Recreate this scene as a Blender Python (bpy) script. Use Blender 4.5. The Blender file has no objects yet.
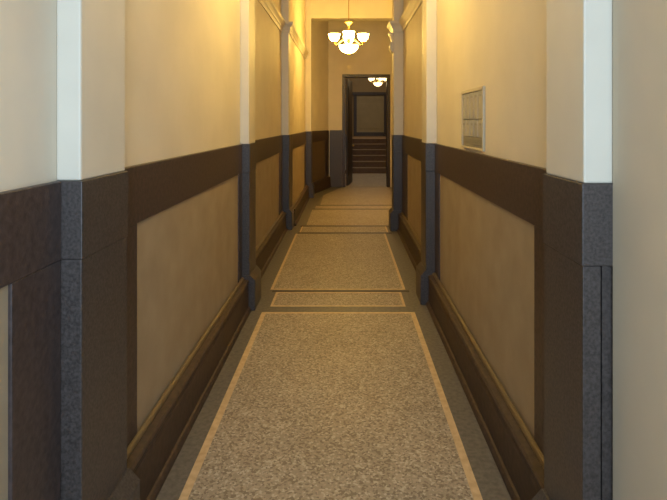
import bpy, bmesh, math, random
from mathutils import Vector
random.seed(4)
S = bpy.context.scene
C = S.collection
PI = math.pi

# ------------------------------------------------------------------ materials
def lin(c):
    return tuple(((v/255)/12.92 if v/255 <= 0.04045 else ((v/255+0.055)/1.055)**2.4) for v in c) + (1,)

def mat(name, col, rough=0.6, var=0.12, scale=6, bump=0.0, bscale=80, metal=0.0, col2=None, stretch=(1,1,1), spec=0.5):
    m = bpy.data.materials.new(name); m.use_nodes = True
    nt = m.node_tree; b = nt.nodes['Principled BSDF']
    b.inputs['Roughness'].default_value = rough
    b.inputs['Metallic'].default_value = metal
    b.inputs['Specular IOR Level'].default_value = spec
    tc = nt.nodes.new('ShaderNodeTexCoord')
    mp = nt.nodes.new('ShaderNodeMapping'); mp.inputs['Scale'].default_value = stretch
    nt.links.new(tc.outputs['Object'], mp.inputs['Vector'])
    n = nt.nodes.new('ShaderNodeTexNoise'); n.inputs['Scale'].default_value = scale; n.inputs['Detail'].default_value = 5
    nt.links.new(mp.outputs['Vector'], n.inputs['Vector'])
    r = nt.nodes.new('ShaderNodeValToRGB')
    r.color_ramp.elements[0].position = 0.32; r.color_ramp.elements[1].position = 0.68
    c1 = lin(col)
    if col2: c2 = lin(col2)
    else:    c2 = tuple(min(1, v*(1+var)) for v in c1[:3]) + (1,); c1 = tuple(v*(1-var) for v in c1[:3]) + (1,)
    r.color_ramp.elements[0].color = c1; r.color_ramp.elements[1].color = c2
    nt.links.new(n.outputs['Fac'], r.inputs['Fac'])
    nt.links.new(r.outputs['Color'], b.inputs['Base Color'])
    if bump:
        n2 = nt.nodes.new('ShaderNodeTexNoise'); n2.inputs['Scale'].default_value = bscale; n2.inputs['Detail'].default_value = 3
        nt.links.new(mp.outputs['Vector'], n2.inputs['Vector'])
        bp = nt.nodes.new('ShaderNodeBump'); bp.inputs['Strength'].default_value = bump; bp.inputs['Distance'].default_value = 0.004
        nt.links.new(n2.outputs['Fac'], bp.inputs['Height']); nt.links.new(bp.outputs['Normal'], b.inputs['Normal'])
    return m

def terrazzo(name, base, dark, light, scale):
    m = bpy.data.materials.new(name); m.use_nodes = True
    nt = m.node_tree; b = nt.nodes['Principled BSDF']; b.inputs['Roughness'].default_value = 0.5
    b.inputs['Specular IOR Level'].default_value = 0.3
    tc = nt.nodes.new('ShaderNodeTexCoord')
    v = nt.nodes.new('ShaderNodeTexVoronoi'); v.inputs['Scale'].default_value = scale
    nt.links.new(tc.outputs['Object'], v.inputs['Vector'])
    sep = nt.nodes.new('ShaderNodeSeparateColor'); nt.links.new(v.outputs['Color'], sep.inputs['Color'])
    r = nt.nodes.new('ShaderNodeValToRGB'); r.color_ramp.interpolation = 'CONSTANT'
    els = r.color_ramp.elements
    els[0].position = 0; els[0].color = lin(dark)
    els[1].position = 0.24; els[1].color = lin(base)
    e = els.new(0.62); e.color = lin(tuple(min(255, int(x*1.09)) for x in base))
    e = els.new(0.86); e.color = lin(light)
    nt.links.new(sep.outputs['Red'], r.inputs['Fac'])
    n = nt.nodes.new('ShaderNodeTexNoise'); n.inputs['Scale'].default_value = 2.2; n.inputs['Detail'].default_value = 4
    nt.links.new(tc.outputs['Object'], n.inputs['Vector'])
    mr = nt.nodes.new('ShaderNodeMapRange'); mr.inputs['To Min'].default_value = 0.82; mr.inputs['To Max'].default_value = 1.12
    nt.links.new(n.outputs['Fac'], mr.inputs['Value'])
    mx = nt.nodes.new('ShaderNodeMix'); mx.data_type = 'RGBA'; mx.blend_type = 'MULTIPLY'; mx.inputs['Factor'].default_value = 1
    nt.links.new(r.outputs['Color'], mx.inputs['A']); nt.links.new(mr.outputs['Result'], mx.inputs['B'])
    nt.links.new(mx.outputs['Result'], b.inputs['Base Color'])
    return m

def emit(name, col, strength):
    m = bpy.data.materials.new(name); m.use_nodes = True
    b = m.node_tree.nodes['Principled BSDF']
    b.inputs['Base Color'].default_value = (0.9, 0.85, 0.72, 1); b.inputs['Roughness'].default_value = 0.35
    b.inputs['Emission Color'].default_value = col; b.inputs['Emission Strength'].default_value = strength
    return m

M_PAINT  = mat('cream_wall_paint', (216, 205, 186), 0.62, 0.04, 3, 0.10, 60, spec=0.3)
M_PLAIN  = mat('beige_plain_wall_paint', (200, 186, 164), 0.65, 0.04, 3, 0.10, 60, spec=0.3)
M_TRIM   = mat('pale_cream_trim_paint', (210, 202, 186), 0.5, 0.03, 4, 0.05, 60, spec=0.4)
M_CEIL   = mat('cream_ceiling_paint', (228, 214, 180), 0.8, 0.03, 3)
M_STONE  = mat('dark_brown_stone', (54, 44, 42), 0.42, 0.3, 45, 0.12, 90, col2=(76, 63, 60))
M_GRANITE= mat('dark_grey_granite', (52, 45, 42), 0.42, 0.3, 110, 0.10, 120, col2=(80, 72, 69))
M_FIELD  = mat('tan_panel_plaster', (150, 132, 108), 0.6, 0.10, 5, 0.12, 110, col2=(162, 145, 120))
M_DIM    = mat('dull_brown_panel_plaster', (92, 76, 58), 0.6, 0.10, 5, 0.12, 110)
M_BASE   = mat('brown_baseboard_stone', (60, 47, 39), 0.55, 0.25, 30, 0.05, 90, spec=0.3, col2=(78, 62, 52))
M_MOULD  = mat('olive_brown_moulding', (100, 82, 58), 0.45, 0.12, 20)
M_BORDER = mat('grey_floor_border_stone', (88, 83, 78), 0.45, 0.2, 40, col2=(112, 106, 99), spec=0.35)
M_STRIP  = mat('cream_marble_strip', (180, 152, 116), 0.45, 0.12, 25, col2=(204, 178, 142))
M_TERR   = terrazzo('speckled_terrazzo', (152, 139, 123), (126, 113, 97), (182, 171, 156), 100)
M_LINE   = mat('dark_inlay_stone', (58, 46, 36), 0.45, 0.15, 30)
M_DKWOOD = mat('dark_stained_wood', (44, 33, 28), 0.4, 0.25, 8, col2=(62, 48, 42), stretch=(6, 6, 0.6))
M_OLIVE  = mat('olive_door_panel_paint', (146, 130, 98), 0.55, 0.06, 4)
M_BACK   = mat('brown_stairwell_paint', (150, 126, 90), 0.7, 0.06, 3)
M_RISER  = mat('red_brown_stair_riser', (108, 80, 56), 0.6, 0.12, 12)
M_TREAD  = mat('worn_tan_stair_tread', (118, 94, 68), 0.6, 0.12, 12)
M_BRASS  = mat('pale_aged_brass', (196, 168, 104), 0.3, 0.08, 30, metal=0.8)
M_CORD   = mat('pale_lamp_cord', (150, 124, 70), 0.6, 0.05, 30)
M_MBFR   = mat('cream_painted_metal_frame', (196, 184, 158), 0.7, 0.04, 20)
M_GREYM  = mat('grey_painted_metal', (176, 170, 154), 0.5, 0.05, 20, metal=0.0)
M_GREYD  = mat('dull_grey_metal_slot', (158, 152, 134), 0.5, 0.05, 20, metal=0.0)  # slightly darker grey for back plate, name slots and louvres
M_SHADE  = emit('glowing_frosted_glass', (1.0, 0.63, 0.14, 1), 46)
M_SHADE1 = emit('softly_glowing_frosted_glass', (1.0, 0.70, 0.20, 1), 31)
M_SHADE2 = emit('dim_frosted_glass', (1.0, 0.74, 0.36, 1), 4)

# ------------------------------------------------------------------ helpers
def link(name, bm, m, parent=None, smooth=False):
    bmesh.ops.recalc_face_normals(bm, faces=bm.faces)
    me = bpy.data.meshes.new(name)
    if parent is not None:
        L = total_loc(parent)
        for v in bm.verts: v.co -= L
    bm.to_mesh(me); bm.free()
    me.materials.append(m)
    if smooth:
        for p in me.polygons: p.use_smooth = True
    o = bpy.data.objects.new(name, me); C.objects.link(o)
    if parent is not None: o.parent = parent
    return o

def total_loc(o):
    L = Vector(o.location)
    while o.parent is not None:
        o = o.parent; L += Vector(o.location)
    return L

def thing(name, label, cat, loc, group=None):
    o = bpy.data.objects.new(name, None); C.objects.link(o)
    o.empty_display_size = 0.1
    o.location = loc; o['label'] = label; o['category'] = cat
    if group: o['group'] = group
    return o

def struct(o, label=None, cat=None):
    o['kind'] = 'structure'
    if label: o['label'] = label
    if cat: o['category'] = cat
    return o

def box(bm, x0, x1, y0, y1, z0, z1, bev=0.0):
    vs = [bm.verts.new((x, y, z)) for x in (x0, x1) for y in (y0, y1) for z in (z0, z1)]
    fs = [(0,1,3,2), (4,6,7,5), (0,4,5,1), (2,3,7,6), (0,2,6,4), (1,5,7,3)]
    faces = [bm.faces.new([vs[i] for i in f]) for f in fs]
    if bev > 0:
        bmesh.ops.bevel(bm, geom=list({e for f in faces for e in f.edges}), offset=bev, segments=2, affect='EDGES', profile=0.5)

class Frame:
    """a straight stretch of wall: u along it, v out into the corridor, w up"""
    def __init__(s, p0, p1, n):
        s.o = Vector((p0[0], p0[1], 0)); d = Vector((p1[0]-p0[0], p1[1]-p0[1], 0)); s.L = d.length; s.d = d.normalized()
        s.n = Vector((n[0], n[1], 0)).normalized()
    def p(s, u, v, w): return s.o + s.d*u + s.n*v + Vector((0, 0, w))
    def box(s, bm, u0, u1, v0, v1, w0, w1, bev=0.0):
        vs = [bm.verts.new(s.p(u, v, w)) for u in (u0, u1) for v in (v0, v1) for w in (w0, w1)]
        fs = [(0,1,3,2), (4,6,7,5), (0,4,5,1), (2,3,7,6), (0,2,6,4), (1,5,7,3)]
        faces = [bm.faces.new([vs[i] for i in f]) for f in fs]
        if bev > 0:
            bmesh.ops.bevel(bm, geom=list({e for f in faces for e in f.edges}), offset=bev, segments=2, affect='EDGES', profile=0.5)

def sweep(bm, path, prof, side):
    """prof: closed list of (out, up); path: plan points; side +1 = right-hand side of travel"""
    n = len(path); rings = []
    for i, p in enumerate(path):
        p = Vector(p)
        ds = []
        if i > 0: ds.append((p-Vector(path[i-1])).normalized())
        if i < n-1: ds.append((Vector(path[i+1])-p).normalized())
        ns = [Vector((d.y, -d.x))*side for d in ds]
        if len(ns) == 2:
            m = (ns[0]+ns[1]); m = m/m.length; k = 1/max(0.3, m.dot(ns[0])); m = m*k
        else: m = ns[0]
        rings.append([bm.verts.new((p.x+m.x*o, p.y+m.y*o, z)) for o, z in prof])
    K = len(prof)
    for a, b in zip(rings, rings[1:]):
        for j in range(K):
            bm.faces.new((a[j], a[(j+1) % K], b[(j+1) % K], b[j]))
    bm.faces.new(rings[0]); bm.faces.new(list(reversed(rings[-1])))

def lathe(bm, c, prof, seg=20, cap=False):
    rings = [[bm.verts.new((c[0]+r*math.cos(2*PI*k/seg), c[1]+r*math.sin(2*PI*k/seg), c[2]+z)) for k in range(seg)] for r, z in prof]
    for a, b in zip(rings, rings[1:]):
        for k in range(seg):
            bm.faces.new((a[k], a[(k+1) % seg], b[(k+1) % seg], b[k]))
    if cap:
        bm.faces.new(rings[0]); bm.faces.new(rings[-1])

def tube(bm, pts, r, seg=8):
    pts = [Vector(p) for p in pts]; rings = []
    for i, p in enumerate(pts):
        t = (pts[min(i+1, len(pts)-1)]-pts[max(i-1, 0)]).normalized()
        a = t.orthogonal().normalized() if abs(t.z) > 0.99 else t.cross(Vector((0, 0, 1))).normalized()
        b = t.cross(a).normalized()
        rings.append([bm.verts.new(p+(a*math.cos(2*PI*k/seg)+b*math.sin(2*PI*k/seg))*r) for k in range(seg)])
    for a, b in zip(rings, rings[1:]):
        for k in range(seg): bm.faces.new((a[k], a[(k+1) % seg], b[(k+1) % seg], b[k]))
    bm.faces.new(rings[0]); bm.faces.new(rings[-1])

# ------------------------------------------------------------------ plan (metres; camera at the origin, looking along +y)
DADO, RAIL, PL = 1.42, 1.175, 0.30
H = 4.75                                   # corridor ceiling
XL, XR = -0.905, 0.80
XB, XRB = -0.97, 0.85                      # plaster faces between the second and third pilasters
XF = -0.87                                 # left plaster face beyond the third pilaster                       # plaster faces of the side walls
Y0 = -1.3                                  # the street doorway behind the viewer
LP = [(1.615, 1.96, -0.82), (4.43, 4.75, -0.82), (7.78, 8.08, -0.85), (11.10, 11.36, -0.735)]
RP = [(1.54, 1.85, 0.70), (4.57, 4.87, 0.70), (7.70, 8.00, 0.70)]
EY = 13.0                                  # end wall

# ------------------------------------------------------------------ shell
bm = bmesh.new(); box(bm, -1.3, 2.3, Y0, 22.2, -0.12, 0.0)
floor = struct(link('floor', bm, M_BORDER))
bm = bmesh.new(); box(bm, -1.3, 2.3, Y0, 22.2, H, H+0.12)
struct(link('ceiling', bm, M_CEIL))
bm = bmesh.new(); box(bm, XL-0.2, XL, Y0, 4.75, 0, H); box(bm, XL-0.2, XB, 4.75, 8.08, 0, H)
struct(link('wall_left', bm, M_PAINT))
bm = bmesh.new(); box(bm, XF-0.25, XF, 8.08, 11.4, 0, H)
struct(link('wall_left_far', bm, M_PAINT))
bm = bmesh.new(); box(bm, XR, XR+0.25, 1.54, 4.87, 0, H); box(bm, XRB, XR+0.25, 4.87, 8.0, 0, H)
wall_r = struct(link('wall_right', bm, M_PAINT))
bm = bmesh.new(); box(bm, 0.79, 1.0, Y0, 1.54, 0, H)
struct(link('wall_right_front', bm, M_PLAIN))
# beyond the third pair of pilasters the right side steps back
bm = bmesh.new(); box(bm, 1.45, 1.65, 8.0, EY, 0, H); box(bm, 1.0, 1.65, 7.8, 8.0, 0, H)
struct(link('wall_right_back', bm, M_PAINT))
# angled stretch on the left
AF = Frame((-0.87, 11.402), (-0.44, 13.0), (1.598, -0.43))
bm = bmesh.new(); AF.box(bm, 0.0, AF.L, -0.15, 0.0, 0, H)
struct(link('wall_left_back', bm, M_PAINT))
# end wall with the doorway
DX0, DX1, DH = -0.075, 1.08, 2.80
bm = bmesh.new()
box(bm, -0.60, DX0, EY, EY+0.16, 0, H); box(bm, DX1, 1.65, EY, EY+0.16, 0, H); box(bm, DX0, DX1, EY, EY+0.16, DH, H)
struct(link('wall_end', bm, M_PAINT))
# dropped beam across the corridor at the fourth pilaster
bm = bmesh.new(); box(bm, LP[3][2]-0.008, 1.45, 11.12, 11.38, 3.84, H)
struct(link('trim_1', bm, M_TRIM), 'bright cream beam crossing the far corridor under the ceiling', 'beam')

# stairwell beyond the doorway
BH = 4.2
bm = bmesh.new(); box(bm, -0.55, -0.35, EY+0.16, 22.0, 0, BH)
struct(link('wall_stairwell_left', bm, M_BACK))
bm = bmesh.new(); box(bm, 1.95, 2.1, EY+0.16, 22.0, 0, BH)
struct(link('wall_stairwell_right', bm, M_BACK))
bm = bmesh.new(); box(bm, -0.55, 2.1, 22.0, 22.15, 0, BH)
struct(link('wall_back', bm, M_BACK))

# ------------------------------------------------------------------ floor inlays (parts of the floor)
T = 0.003
def field(x0, x1, y0, y1): 
    b = bmesh.new(); box(b, x0, x1, y0, y1, 0.0, T); link('terrazzo_field', b, M_TERR, floor)
def strip(x0, x1, y0, y1, m=M_STRIP, name='border_strip'):
    b = bmesh.new(); box(b, x0, x1, y0, y1, 0.0, T+0.0008); link(name, b, m, floor)
def inlay(x0, x1, y0, y1, w, wy=None, sides='LRNF'):
    wy = wy or w
    a, b, c, d = x0, x1, y0, y1
    if 'L' in sides: strip(x0, x0+w, y0, y1); a = x0+w
    if 'R' in sides: strip(x1-w, x1, y0, y1); b = x1-w
    if 'N' in sides: strip(a, b, y0, y0+wy); c = y0+wy
    if 'F' in sides: strip(a, b, y1-wy, y1); d = y1-wy
    field(a, b, c, d)
inlay(-0.71, 0.58, Y0+0.3, 4.39, 0.038, 0.03)
inlay(-0.66, 0.52, 4.53, 4.91, 0.022)
strip(-0.70, 0.60, 4.925, 4.97, M_LINE, 'dark_inlay_line')
inlay(-0.725, 0.57, 4.985, 7.50, 0.026, 0.025, 'LRN')
strip(-0.70, 0.66, 7.50, 7.60, M_LINE, 'dark_inlay_line')
inlay(-0.68, 0.62, 7.60, 8.02, 0.02, 0.02, 'LR')
strip(-0.70, 0.90, 8.02, 8.11, M_LINE, 'dark_inlay_line')
inlay(-0.62, 0.82, 8.11, 9.60, 0.03, 0.03, 'R')
strip(-0.62, 0.95, 9.60, 9.70, M_LINE, 'dark_inlay_line')
field(-0.58, 0.95, 9.70, 10.05)
strip(-0.58, 0.95, 10.05, 10.15, M_LINE, 'dark_inlay_line')
field(-0.50, 1.20, 10.15, 11.5)
b = bmesh.new()                                   # last field is cut to the angled wall
vs = [(-0.50, 11.5), (1.20, 11.5), (1.20, 12.95), (-0.10, 12.95)]
lo = [b.verts.new((x, y, 0)) for x, y in vs]; hi = [b.verts.new((x, y, T)) for x, y in vs]
b.faces.new(lo); b.faces.new(hi)
for i in range(4): b.faces.new((lo[i], lo[(i+1) % 4], hi[(i+1) % 4], hi[i]))
link('terrazzo_field', b, M_TERR, floor)
field(-0.05, 1.06, 13.0, 13.16)
field(-0.30, 1.90, 13.16, 16.5)

# ------------------------------------------------------------------ pilasters
def pilaster(s, y0, y1, xin, label, first=False):
    wall = (XL if y0 < 7 else XB if y0 < 11 else XF) if s < 0 else (XR if y0 < 7 else XRB)
    f = lambda a, b: (min(a, b), max(a, b))
    top_h = H
    t = thing('pilaster', label, 'pilaster', ((xin+wall)/2, (y0+y1)/2, 0), 'pilasters along the corridor walls')
    back = wall
    up = xin + s*0.008
    bm = bmesh.new(); box(bm, *f(up, back), y0+0.008, y1-0.008, DADO, top_h, 0.006); link('upper_shaft', bm, M_TRIM, t)
    bm = bmesh.new(); box(bm, *f(xin, back), y0, y1, RAIL+0.0005, DADO, 0.003); link('dado_cap', bm, M_GRANITE, t)
    inner_back = back
    bm = bmesh.new()
    if first and s > 0:
        box(bm, *f(xin+0.003, 0.757), y0+0.003, y1-0.003, PL, RAIL-0.0005, 0.003)
        box(bm, 0.757, 0.765, y0+0.06, y1-0.003, PL, RAIL-0.001); box(bm, 0.765, back, y0+0.014, y1-0.003, PL, RAIL-0.001)
    else:
        box(bm, *f(xin+s*0.003, back), y0+0.003, y1-0.003, PL, RAIL-0.0005, 0.003)
    link('dado_shaft', bm, M_GRANITE, t)
    bm = bmesh.new()
    pp = 0.045
    fy0, fy1 = y0, y1
    box(bm, *f(xin-s*pp, back), fy0, fy1, 0, 0.255, 0.005)
    # sloping weathered top of the plinth
    a0, a1 = f(xin-s*pp, back); c0, c1 = f(xin-s*0.004, back)
    lo = [bm.verts.new(p) for p in ((a0, fy0, 0.255), (a1, fy0, 0.255), (a1, fy1, 0.255), (a0, fy1, 0.255))]
    k0 = y0
    hi = [bm.verts.new(p) for p in ((c0, k0, PL), (c1, k0, PL), (c1, fy1, PL), (c0, fy1, PL))]
    bm.faces.new(lo); bm.faces.new(hi)
    for i in range(4): bm.faces.new((lo[i], lo[(i+1) % 4], hi[(i+1) % 4], hi[i]))
    link('plinth', bm, M_GRANITE, t)
    return t
for i, (p, lab) in enumerate(zip(LP, [
        'nearest left pilaster, pale shaft over dark stone base, at the photo\'s left edge',
        'second left pilaster, first one beyond the large tan panel on the left',
        'third left pilaster, slim, crossed by the crown moulding left of the lit chandelier',
        'farthest left pilaster, narrow, beside the angled wall before the end doorway'])):
    pilaster(-1, *p, lab, i == 0)
for i, (p, lab) in enumerate(zip(RP, [
        'nearest right pilaster with chipped dark stone base, beside the plain beige wall',
        'second right pilaster, just beyond the grey metal mailbox panel',
        'farthest right pilaster, its edge hiding the right side of the end doorway'])):
    pilaster(1, *p, lab, i == 0)

# ------------------------------------------------------------------ wainscot bays
def wainscot(fr, ua, ub, label, sa=0.14, sb=0.14, bb=0.27, fm=None):
    """dark stone frame round a tan panel, between plinths; sa/sb = stile widths"""
    c = fr.p((ua+ub)/2, 0, 0)
    t = thing('wainscot_panel', label, 'wall panel', c, 'wainscot panels along the corridor')
    bm = bmesh.new(); fr.box(bm, ua, ub, 0, 0.022, RAIL, DADO, 0.004); link('top_rail', bm, M_STONE, t)
    bm = bmesh.new(); fr.box(bm, ua, ua+sa, 0, 0.020, bb, RAIL, 0.003); link('stile', bm, M_STONE, t)
    bm = bmesh.new(); fr.box(bm, ub-sb, ub, 0, 0.020, bb, RAIL, 0.003); link('stile', bm, M_STONE, t)
    bm = bmesh.new(); fr.box(bm, ua+sa, ub-sb, 0, 0.010, bb, RAIL); link('panel_field', bm, fm or M_FIELD, t)
    return t
LF = Frame((XL, Y0), (XL, 11.4), (1, 0)); LF2 = Frame((XF, Y0), (XF, 11.4), (1, 0)); RF = Frame((XR, Y0), (XR, 8.0), (-1, 0)); LB = Frame((XB, Y0), (XB, 8.0), (1, 0)); RB = Frame((XRB, Y0), (XRB, 8.0), (-1, 0))
def yb(y): return y-Y0
wainscot(LF, yb(Y0)+0.02, yb(1.615), 'tan wall panel in dark frame at far left edge, nearest the viewer', 0.3, 0.238)
wainscot(LF, yb(1.96), yb(4.43), 'large tan wall panel on the left between the two nearest pilasters', 0.246, 0.13)
wainscot(LB, yb(4.75), yb(7.78), 'tan wall panel on the left between second and third pilasters', 0.35, 0.35)
wainscot(LF2, yb(8.08), yb(11.10), 'narrow-looking tan wall panel on the left between third and farthest pilasters', 0.2, 0.3)
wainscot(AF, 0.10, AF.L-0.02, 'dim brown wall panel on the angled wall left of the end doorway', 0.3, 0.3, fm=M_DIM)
wainscot(RF, yb(1.85), yb(4.57), 'large tan wall panel below the mailbox panel on the right', 0.307, 0.20)
wainscot(RB, yb(4.87), yb(7.70), 'tan wall panel on the right between second and farthest pilasters', 0.45, 0.6)
# end wall dado beside the door
EF = Frame((-0.44, EY), (DX0-0.022, EY), (0, -1))
bm = bmesh.new(); EF.box(bm, 0.03, EF.L, 0, 0.02, 0, DADO, 0.004)
struct(link('trim_2', bm, M_GRANITE), 'dark grey stone dado left of the end doorway', 'wainscot')

# ------------------------------------------------------------------ baseboards: tall stone board with a rounded ledge on top
def base_prof(th):
    return [(0.0, 0.0), (th, 0.0), (th, 0.205), (th-0.006, 0.222), (th-0.002, 0.232), (th+0.004, 0.242), (th+0.004, 0.254), (th-0.004, 0.262),
            (th-0.016, 0.264), (0.030, 0.268), (0.026, 0.27), (0.0, 0.27)]
def shoe_prof(th):
    return [(th-0.001, 0.0), (th+0.022, 0.0), (th+0.020, 0.014), (th+0.010, 0.030), (th-0.001, 0.036)]
def baseboard(name, runs, th, side, x):
    bm = bmesh.new(); b2 = bmesh.new(); b3 = bmesh.new()
    for (a, b) in runs:
        if side > 0: x = XF if a > 8 else XB if a > 4.6 else XL
        else: x = XRB if a > 4.6 else XR
        sweep(bm, [(x, a), (x, b)], base_prof(th), side)
        sweep(b3, [(x, a), (x, b)], shoe_prof(th), side)
        sweep(b2, [(x, a), (x, b)], [(0.022, 0.27), (0.040, 0.27), (0.040, 0.274), (0.034, 0.282), (0.026, 0.287), (0.0205, 0.288), (0.0205, 0.27)], side)
    o = struct(link(name, bm, M_BASE))
    link('ledge_moulding', b2, M_MOULD, o); link('shoe_moulding', b3, M_BASE, o)
    return o
e = 0.0
baseboard('baseboard_left', [(Y0, LP[0][0]-e), (LP[0][1]+e, LP[1][0]-e), (LP[1][1]+e, LP[2][0]-e), (LP[2][1]+e, LP[3][0]-e)], 0.075, 1, XL)
baseboard('baseboard_right', [(RP[0][1]+e, RP[1][0]-e), (RP[1][1]+e, RP[2][0]-e)], 0.075, -1, XR)
bm = bmesh.new()
p0, p1 = AF.p(0.12, 0, 0), AF.p(AF.L-0.04, 0, 0)
sweep(bm, [(p0.x, p0.y), (p1.x, p1.y)], base_prof(0.07), 1)
struct(link('baseboard_left_back', bm, M_BASE))

# ------------------------------------------------------------------ crown moulding wrapping the pilasters
CZ = 2.95
crown = [(-0.002, CZ), (0.012, CZ), (0.018, CZ+0.02), (0.020, CZ+0.045), (0.030, CZ+0.058), (0.034, CZ+0.075), (0.050, CZ+0.10),
         (0.066, CZ+0.118), (0.072, CZ+0.14), (0.072, CZ+0.155), (-0.002, CZ+0.155)]
e8 = 0.008
(a1, b1, x1), (a2, b2_, x2), (a3, b3_, x3) = LP[:3]
pl = [(XL, Y0), (XL, a1+e8), (x1-e8, a1+e8), (x1-e8, b1-e8), (XL, b1-e8), (XL, a2+e8), (x2-e8, a2+e8), (x2-e8, b2_), (XB, b2_),
      (XB, a3+e8), (x3-e8, a3+e8), (x3-e8, 11.1)]
pl[-1] = (x3-e8, b3_); pl += [(XF, b3_+0.02), (XF, 11.1)]
bm = bmesh.new(); sweep(bm, pl, crown, 1)
struct(link('trim_3', bm, M_TRIM), 'crown moulding along the left wall', 'crown moulding')
(a2, b2_, x2), (a3, b3_, x3) = RP[1:]
pr = [(XR, 1.85), (XR, a2+e8), (x2+e8, a2+e8), (x2+e8, b2_), (XRB, b2_), (XRB, a3+e8), (x3+e8, a3+e8), (x3+e8, b3_-e8), (XRB, b3_-e8)]
bm = bmesh.new(); sweep(bm, pr, crown, -1)
struct(link('trim_4', bm, M_TRIM), 'crown moulding along the right wall', 'crown moulding')
# small scrolled bracket on the far right pilaster, below the crown
t = thing('scroll_bracket', 'pale scrolled bracket catching light on the farthest right pilaster', 'bracket', (0.70, 7.85, 2.72))
bm = bmesh.new()
pr_ = [(0.012, 2.66), (0.03, 2.68), (0.05, 2.72), (0.055, 2.76), (0.04, 2.80), (0.022, 2.83), (0.03, 2.87), (0.05, 2.91), (0.065, 2.95), (0.0, 2.95), (0.0, 2.66)]
for yy in (7.76,):
    a = [bm.verts.new((0.7075-o, 7.76, z)) for o, z in pr_]; b2 = [bm.verts.new((0.7075-o, 7.94, z)) for o, z in pr_]
    bm.faces.new(a); bm.faces.new(list(reversed(b2)))
    for j in range(len(pr_)): bm.faces.new((a[j], a[(j+1) % len(pr_)], b2[(j+1) % len(pr_)], b2[j]))
link('scroll', bm, M_TRIM, t)
bm = bmesh.new()
for z, r, yy in ((2.745, 0.022, 7.758), (2.745, 0.022, 7.942), (2.925, 0.024, 7.758), (2.925, 0.024, 7.942)):
    if True:
        bm = bmesh.new()
        vsx = [(0.708-0.03+r*math.cos(k*PI/8), z+r*math.sin(k*PI/8)) for k in range(16)]
        s_ = -1 if yy < 7.85 else 1
        a = [bm.verts.new((x, yy, zz)) for x, zz in vsx]; b2 = [bm.verts.new((x, yy+s_*0.012, zz)) for x, zz in vsx]
        bm.faces.new(b2)
        for j in range(16): bm.faces.new((a[j], a[(j+1) % 16], b2[(j+1) % 16], b2[j]))
        link('volute', bm, M_TRIM, t)

# ------------------------------------------------------------------ mailbox panel on the right wall
MY0, MY1, MZ0, MZ1 = 2.99, 3.55, 1.435, 1.815
t = thing('mailbox_panel', 'grey metal mailbox panel set in the yellow right wall above the dark rail', 'mailboxes', (XR, (MY0+MY1)/2, MZ0))
x0 = XR
bm = bmesh.new()
fw = 0.022
box(bm, x0-0.014, x0, MY0, MY1, MZ1-fw, MZ1, 0.003); box(bm, x0-0.014, x0, MY0, MY1, MZ0, MZ0+fw*0.6, 0.003)
box(bm, x0-0.014, x0, MY0, MY0+fw, MZ0+fw*0.6, MZ1-fw, 0.003); box(bm, x0-0.014, x0, MY1-fw, MY1, MZ0+fw*0.6, MZ1-fw, 0.003)
link('frame', bm, M_MBFR, t)
bm = bmesh.new(); box(bm, x0-0.003, x0, MY0+fw, MY1-fw, MZ0+fw*0.6, MZ1-fw); link('back_plate', bm, M_GREYD, t)
n = 5; wd = (MY1-MY0-2*fw)/n
for k in range(n):
    for (za, zb) in ((1.625, MZ1-fw-0.004), (1.515, 1.618)):
        ya, yb2 = MY0+fw+k*wd+0.009, MY0+fw+(k+1)*wd-0.009
        bm = bmesh.new(); box(bm, x0-0.010, x0-0.003, ya, yb2, za, zb, 0.002)
        d = link('mailbox_door', bm, M_GREYM, t)
        bm = bmesh.new(); box(bm, x0-0.0115, x0-0.010, ya+0.02, yb2-0.02, zb-0.032, zb-0.018); link('name_slot', bm, M_GREYD, d)
bm = bmesh.new()
for k in range(4): box(bm, x0-0.009, x0-0.003, MY0+fw+0.006, MY1-fw-0.006, 1.452+k*0.0145, 1.459+k*0.0145)
link('louvre', bm, M_GREYD, t)

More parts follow.
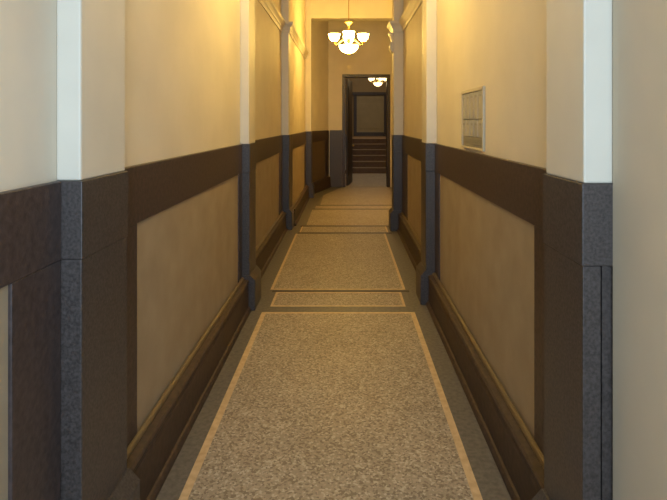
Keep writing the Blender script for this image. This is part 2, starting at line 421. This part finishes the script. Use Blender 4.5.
# ------------------------------------------------------------------ chandeliers
def chandelier(x, y, label, shade_m, ceil, zb=2.44, rot=0.0, R=0.235, k=1.0, N=5):
    """zb = underside of the glass bowl"""
    t = thing('chandelier', label, 'chandelier', (x, y, zb), None)
    t.scale = (k, k, k); ceil = zb+(ceil-zb)/k
    P = lambda a, r, z: (x+r*math.cos(a), y+r*math.sin(a), zb+z)
    c = (x, y, zb)
    bm = bmesh.new(); tube(bm, [(x, y, zb+0.50), (x, y, ceil-0.03)], 0.007); link('cord', bm, M_CORD, t)
    bm = bmesh.new(); lathe(bm, (x, y, ceil), [(0.005, -0.05), (0.03, -0.045), (0.06, -0.02), (0.065, 0.0)], 16, True); link('ceiling_rose', bm, M_BRASS, t, True)
    bm = bmesh.new()
    lathe(bm, c, [(0.012, 0.14), (0.028, 0.16), (0.034, 0.19), (0.02, 0.22), (0.014, 0.25), (0.024, 0.28), (0.028, 0.31), (0.016, 0.34), (0.014, 0.40), (0.022, 0.43),
                  (0.05, 0.455), (0.066, 0.465), (0.066, 0.475), (0.03, 0.49), (0.012, 0.505)], 16, True)
    link('stem', bm, M_BRASS, t, True)
    # shallow central bowl
    bm = bmesh.new()
    lathe(bm, c, [(0.004, 0.0), (0.05, 0.006), (0.10, 0.03), (0.132, 0.065), (0.146, 0.105), (0.148, 0.118), (0.138, 0.118), (0.125, 0.08), (0.09, 0.04), (0.004, 0.02)], 24)
    bowl = link('glass_bowl', bm, shade_m, t, True)
    bm = bmesh.new(); lathe(bm, c, [(0.003, -0.03), (0.012, -0.022), (0.014, -0.012), (0.008, -0.004), (0.012, 0.0)], 10, True); link('finial', bm, M_BRASS, bowl, True)
    for q in range(N):
        a = rot + 2*PI*q/N
        bm = bmesh.new()
        tube(bm, [P(a, 0.02, 0.22), P(a, 0.07, 0.215), P(a, 0.12, 0.18), P(a, 0.165, 0.135), P(a, 0.205, 0.125), P(a, R-0.005, 0.14), P(a, R, 0.165)], 0.010)
        lathe(bm, P(a, R, 0.16), [(0.008, 0), (0.03, 0.006), (0.034, 0.018), (0.02, 0.026)], 12, True)
        arm = link('arm', bm, M_BRASS, t, True)
        bm = bmesh.new()
        lathe(bm, P(a, R, 0.178), [(0.022, 0.0), (0.046, 0.012), (0.066, 0.035), (0.076, 0.06), (0.080, 0.085), (0.088, 0.108), (0.092, 0.112), (0.087, 0.112), (0.074, 0.085), (0.068, 0.06), (0.058, 0.035), (0.02, 0.012)], 20)
        link('glass_shade', bm, shade_m, arm, True)
    return t
chandelier(0.05, 9.6, 'larger brightly lit chandelier with frosted glass shades hanging on a long cord', M_SHADE, H, 2.885, -PI/2, 0.218, k=1.22, N=4)
chandelier(0.87, 14.2, 'small dim chandelier seen through the dark end doorway', M_SHADE2, BH, 2.60, 0.1, 0.26, k=0.82)
chandelier(-0.03, 3.85, 'nearest lit chandelier, hanging above the corridor over the large tan panels', M_SHADE1, H, 2.88, -PI/2, 0.218, k=1.22, N=4)

# ------------------------------------------------------------------ end doorway: frame, open leaf
door = None
bm = bmesh.new()
box(bm, DX0-0.02, DX0+0.06, EY-0.03, EY+0.19, 0, DH-0.06, 0.006); box(bm, DX1-0.06, DX1+0.02, EY-0.03, EY+0.19, 0, DH-0.06, 0.006)
box(bm, DX0-0.02, DX1+0.02, EY-0.03, EY+0.19, DH-0.06, DH+0.015, 0.006)
door = struct(link('door_1', bm, M_DKWOOD), 'dark wooden frame of the doorway at the end of the corridor', 'doorway')
DF = Frame((DX0+0.075, EY+0.20), (0.13, EY+1.05), (0.95, -0.14))
bm = bmesh.new()
DF.box(bm, 0, DF.L, 0, 0.045, 0.01, DH-0.08, 0.004)
for (wa, wb) in ((0.25, 0.95), (1.08, 2.55)): DF.box(bm, 0.12, DF.L-0.12, 0.045, 0.058, wa, wb, 0.006)
leaf = link('door_leaf', bm, M_DKWOOD, door)
bm = bmesh.new(); q = DF.p(DF.L-0.07, 0.075, 1.0)
bmesh.ops.create_uvsphere(bm, u_segments=12, v_segments=8, radius=0.03)
for v in bm.verts: v.co += q
link('door_knob', bm, M_BRASS, leaf, True)

# ------------------------------------------------------------------ staircase beyond the doorway
NS, RI, RU, SY, SX0, SX1 = 6, 0.175, 0.34, 16.5, 0.02, 1.62
t = thing('staircase', 'short brown flight of stairs rising beyond the dark end doorway', 'stairs', ((SX0+SX1)/2, SY, 0))
for k in range(NS):
    y = SY+k*RU
    y1 = y+RU if k < NS-1 else 21.98
    bm = bmesh.new(); box(bm, SX0, SX1, y, y1, 0 if k == 0 else RI*k, RI*(k+1)-0.03); st = link('step', bm, M_RISER, t)
    if k: 
        pass
    bm = bmesh.new(); box(bm, SX0, SX1, y-0.025, y1, RI*(k+1)-0.03, RI*(k+1), 0.006); link('tread', bm, M_TREAD, st)
bm = bmesh.new()
vs = [(SY, 0), (21.98, 0), (21.98, RI*(NS-1))]
for (xa, xb) in ((SX0-0.06, SX0), (SX1, SX1+0.06)):
    pts = [(SY-0.10, 0.0), (21.98, 0.0), (21.98, 1.12), (SY+NS*RU, 1.12), (SY-0.10, 0.12)]
    a = [bm.verts.new((xa, y, z)) for y, z in pts]; b2 = [bm.verts.new((xb, y, z)) for y, z in pts]
    bm.faces.new(a); bm.faces.new(list(reversed(b2)))
    for j in range(5): bm.faces.new((a[j], a[(j+1) % 5], b2[(j+1) % 5], b2[j]))
link('stringer', bm, M_DKWOOD, t)

# door at the top of the stairs
ZL = RI*NS
d2x0, d2x1, d2t = 0.33, 1.72, 2.78
bm = bmesh.new()
box(bm, d2x0, d2x0+0.12, 21.90, 22.0, ZL, d2t, 0.006); box(bm, d2x1-0.12, d2x1, 21.90, 22.0, ZL, d2t, 0.006)
box(bm, d2x0-0.12, d2x1+0.12, 21.88, 22.0, d2t, d2t+0.12, 0.006); box(bm, d2x0+0.12, d2x1-0.12, 21.93, 22.0, ZL, ZL+0.16, 0.004)
d2 = struct(link('door_2', bm, M_DKWOOD), 'dark framed olive door at the top of the stairs', 'door')
bm = bmesh.new()
box(bm, d2x0+0.12, d2x1-0.12, 21.96, 22.0, ZL+0.16, d2t)
box(bm, d2x0+0.22, d2x1-0.22, 21.945, 21.96, ZL+0.30, d2t-0.35, 0.006)
box(bm, d2x0+0.12, d2x1-0.12, 21.945, 21.96, d2t-0.22, d2t-0.17)
link('door_leaf', bm, M_OLIVE, d2)

# ------------------------------------------------------------------ light
w = bpy.data.worlds.new('sky'); S.world = w; w.use_nodes = True
bg = w.node_tree.nodes['Background']; bg.inputs['Color'].default_value = (0.62, 0.80, 1.0, 1); bg.inputs['Strength'].default_value = 1.0
def area(name, loc, rot, sx, sy, col, e):
    l = bpy.data.lights.new(name, 'AREA'); l.shape = 'RECTANGLE'; l.size = sx; l.size_y = sy; l.color = col; l.energy = e
    o = bpy.data.objects.new(name, l); C.objects.link(o); o.location = loc; o.rotation_euler = rot
    return o
area('entrance_daylight', (0.15, Y0+0.3, 2.15), (PI/2, 0, math.radians(26)), 1.05, 2.7, (0.59, 0.79, 1.0), 84)

area('added_stairwell_fill', (0.9, 18.6, BH+0.3), (0, 0, 0), 1.4, 1.8, (1.0, 0.78, 0.48), 52)  # added warm fill that brightens the stairwell; stands for no known lamp

# ------------------------------------------------------------------ camera
cam = bpy.data.cameras.new('camera'); co = bpy.data.objects.new('camera', cam); C.objects.link(co)
co.location = (0, 0, 1.6); co.rotation_euler = (PI/2, 0, 0)
cam.sensor_width = 36; cam.lens = 520/667*36
cam.shift_x = -12.5/667; cam.shift_y = -127/667
cam.clip_start = 0.02
S.camera = co
S.view_settings.view_transform = 'Standard'; S.view_settings.look = 'None'
S.view_settings.exposure = 0.0; S.view_settings.gamma = 1.0
S.view_settings.use_curve_mapping = False
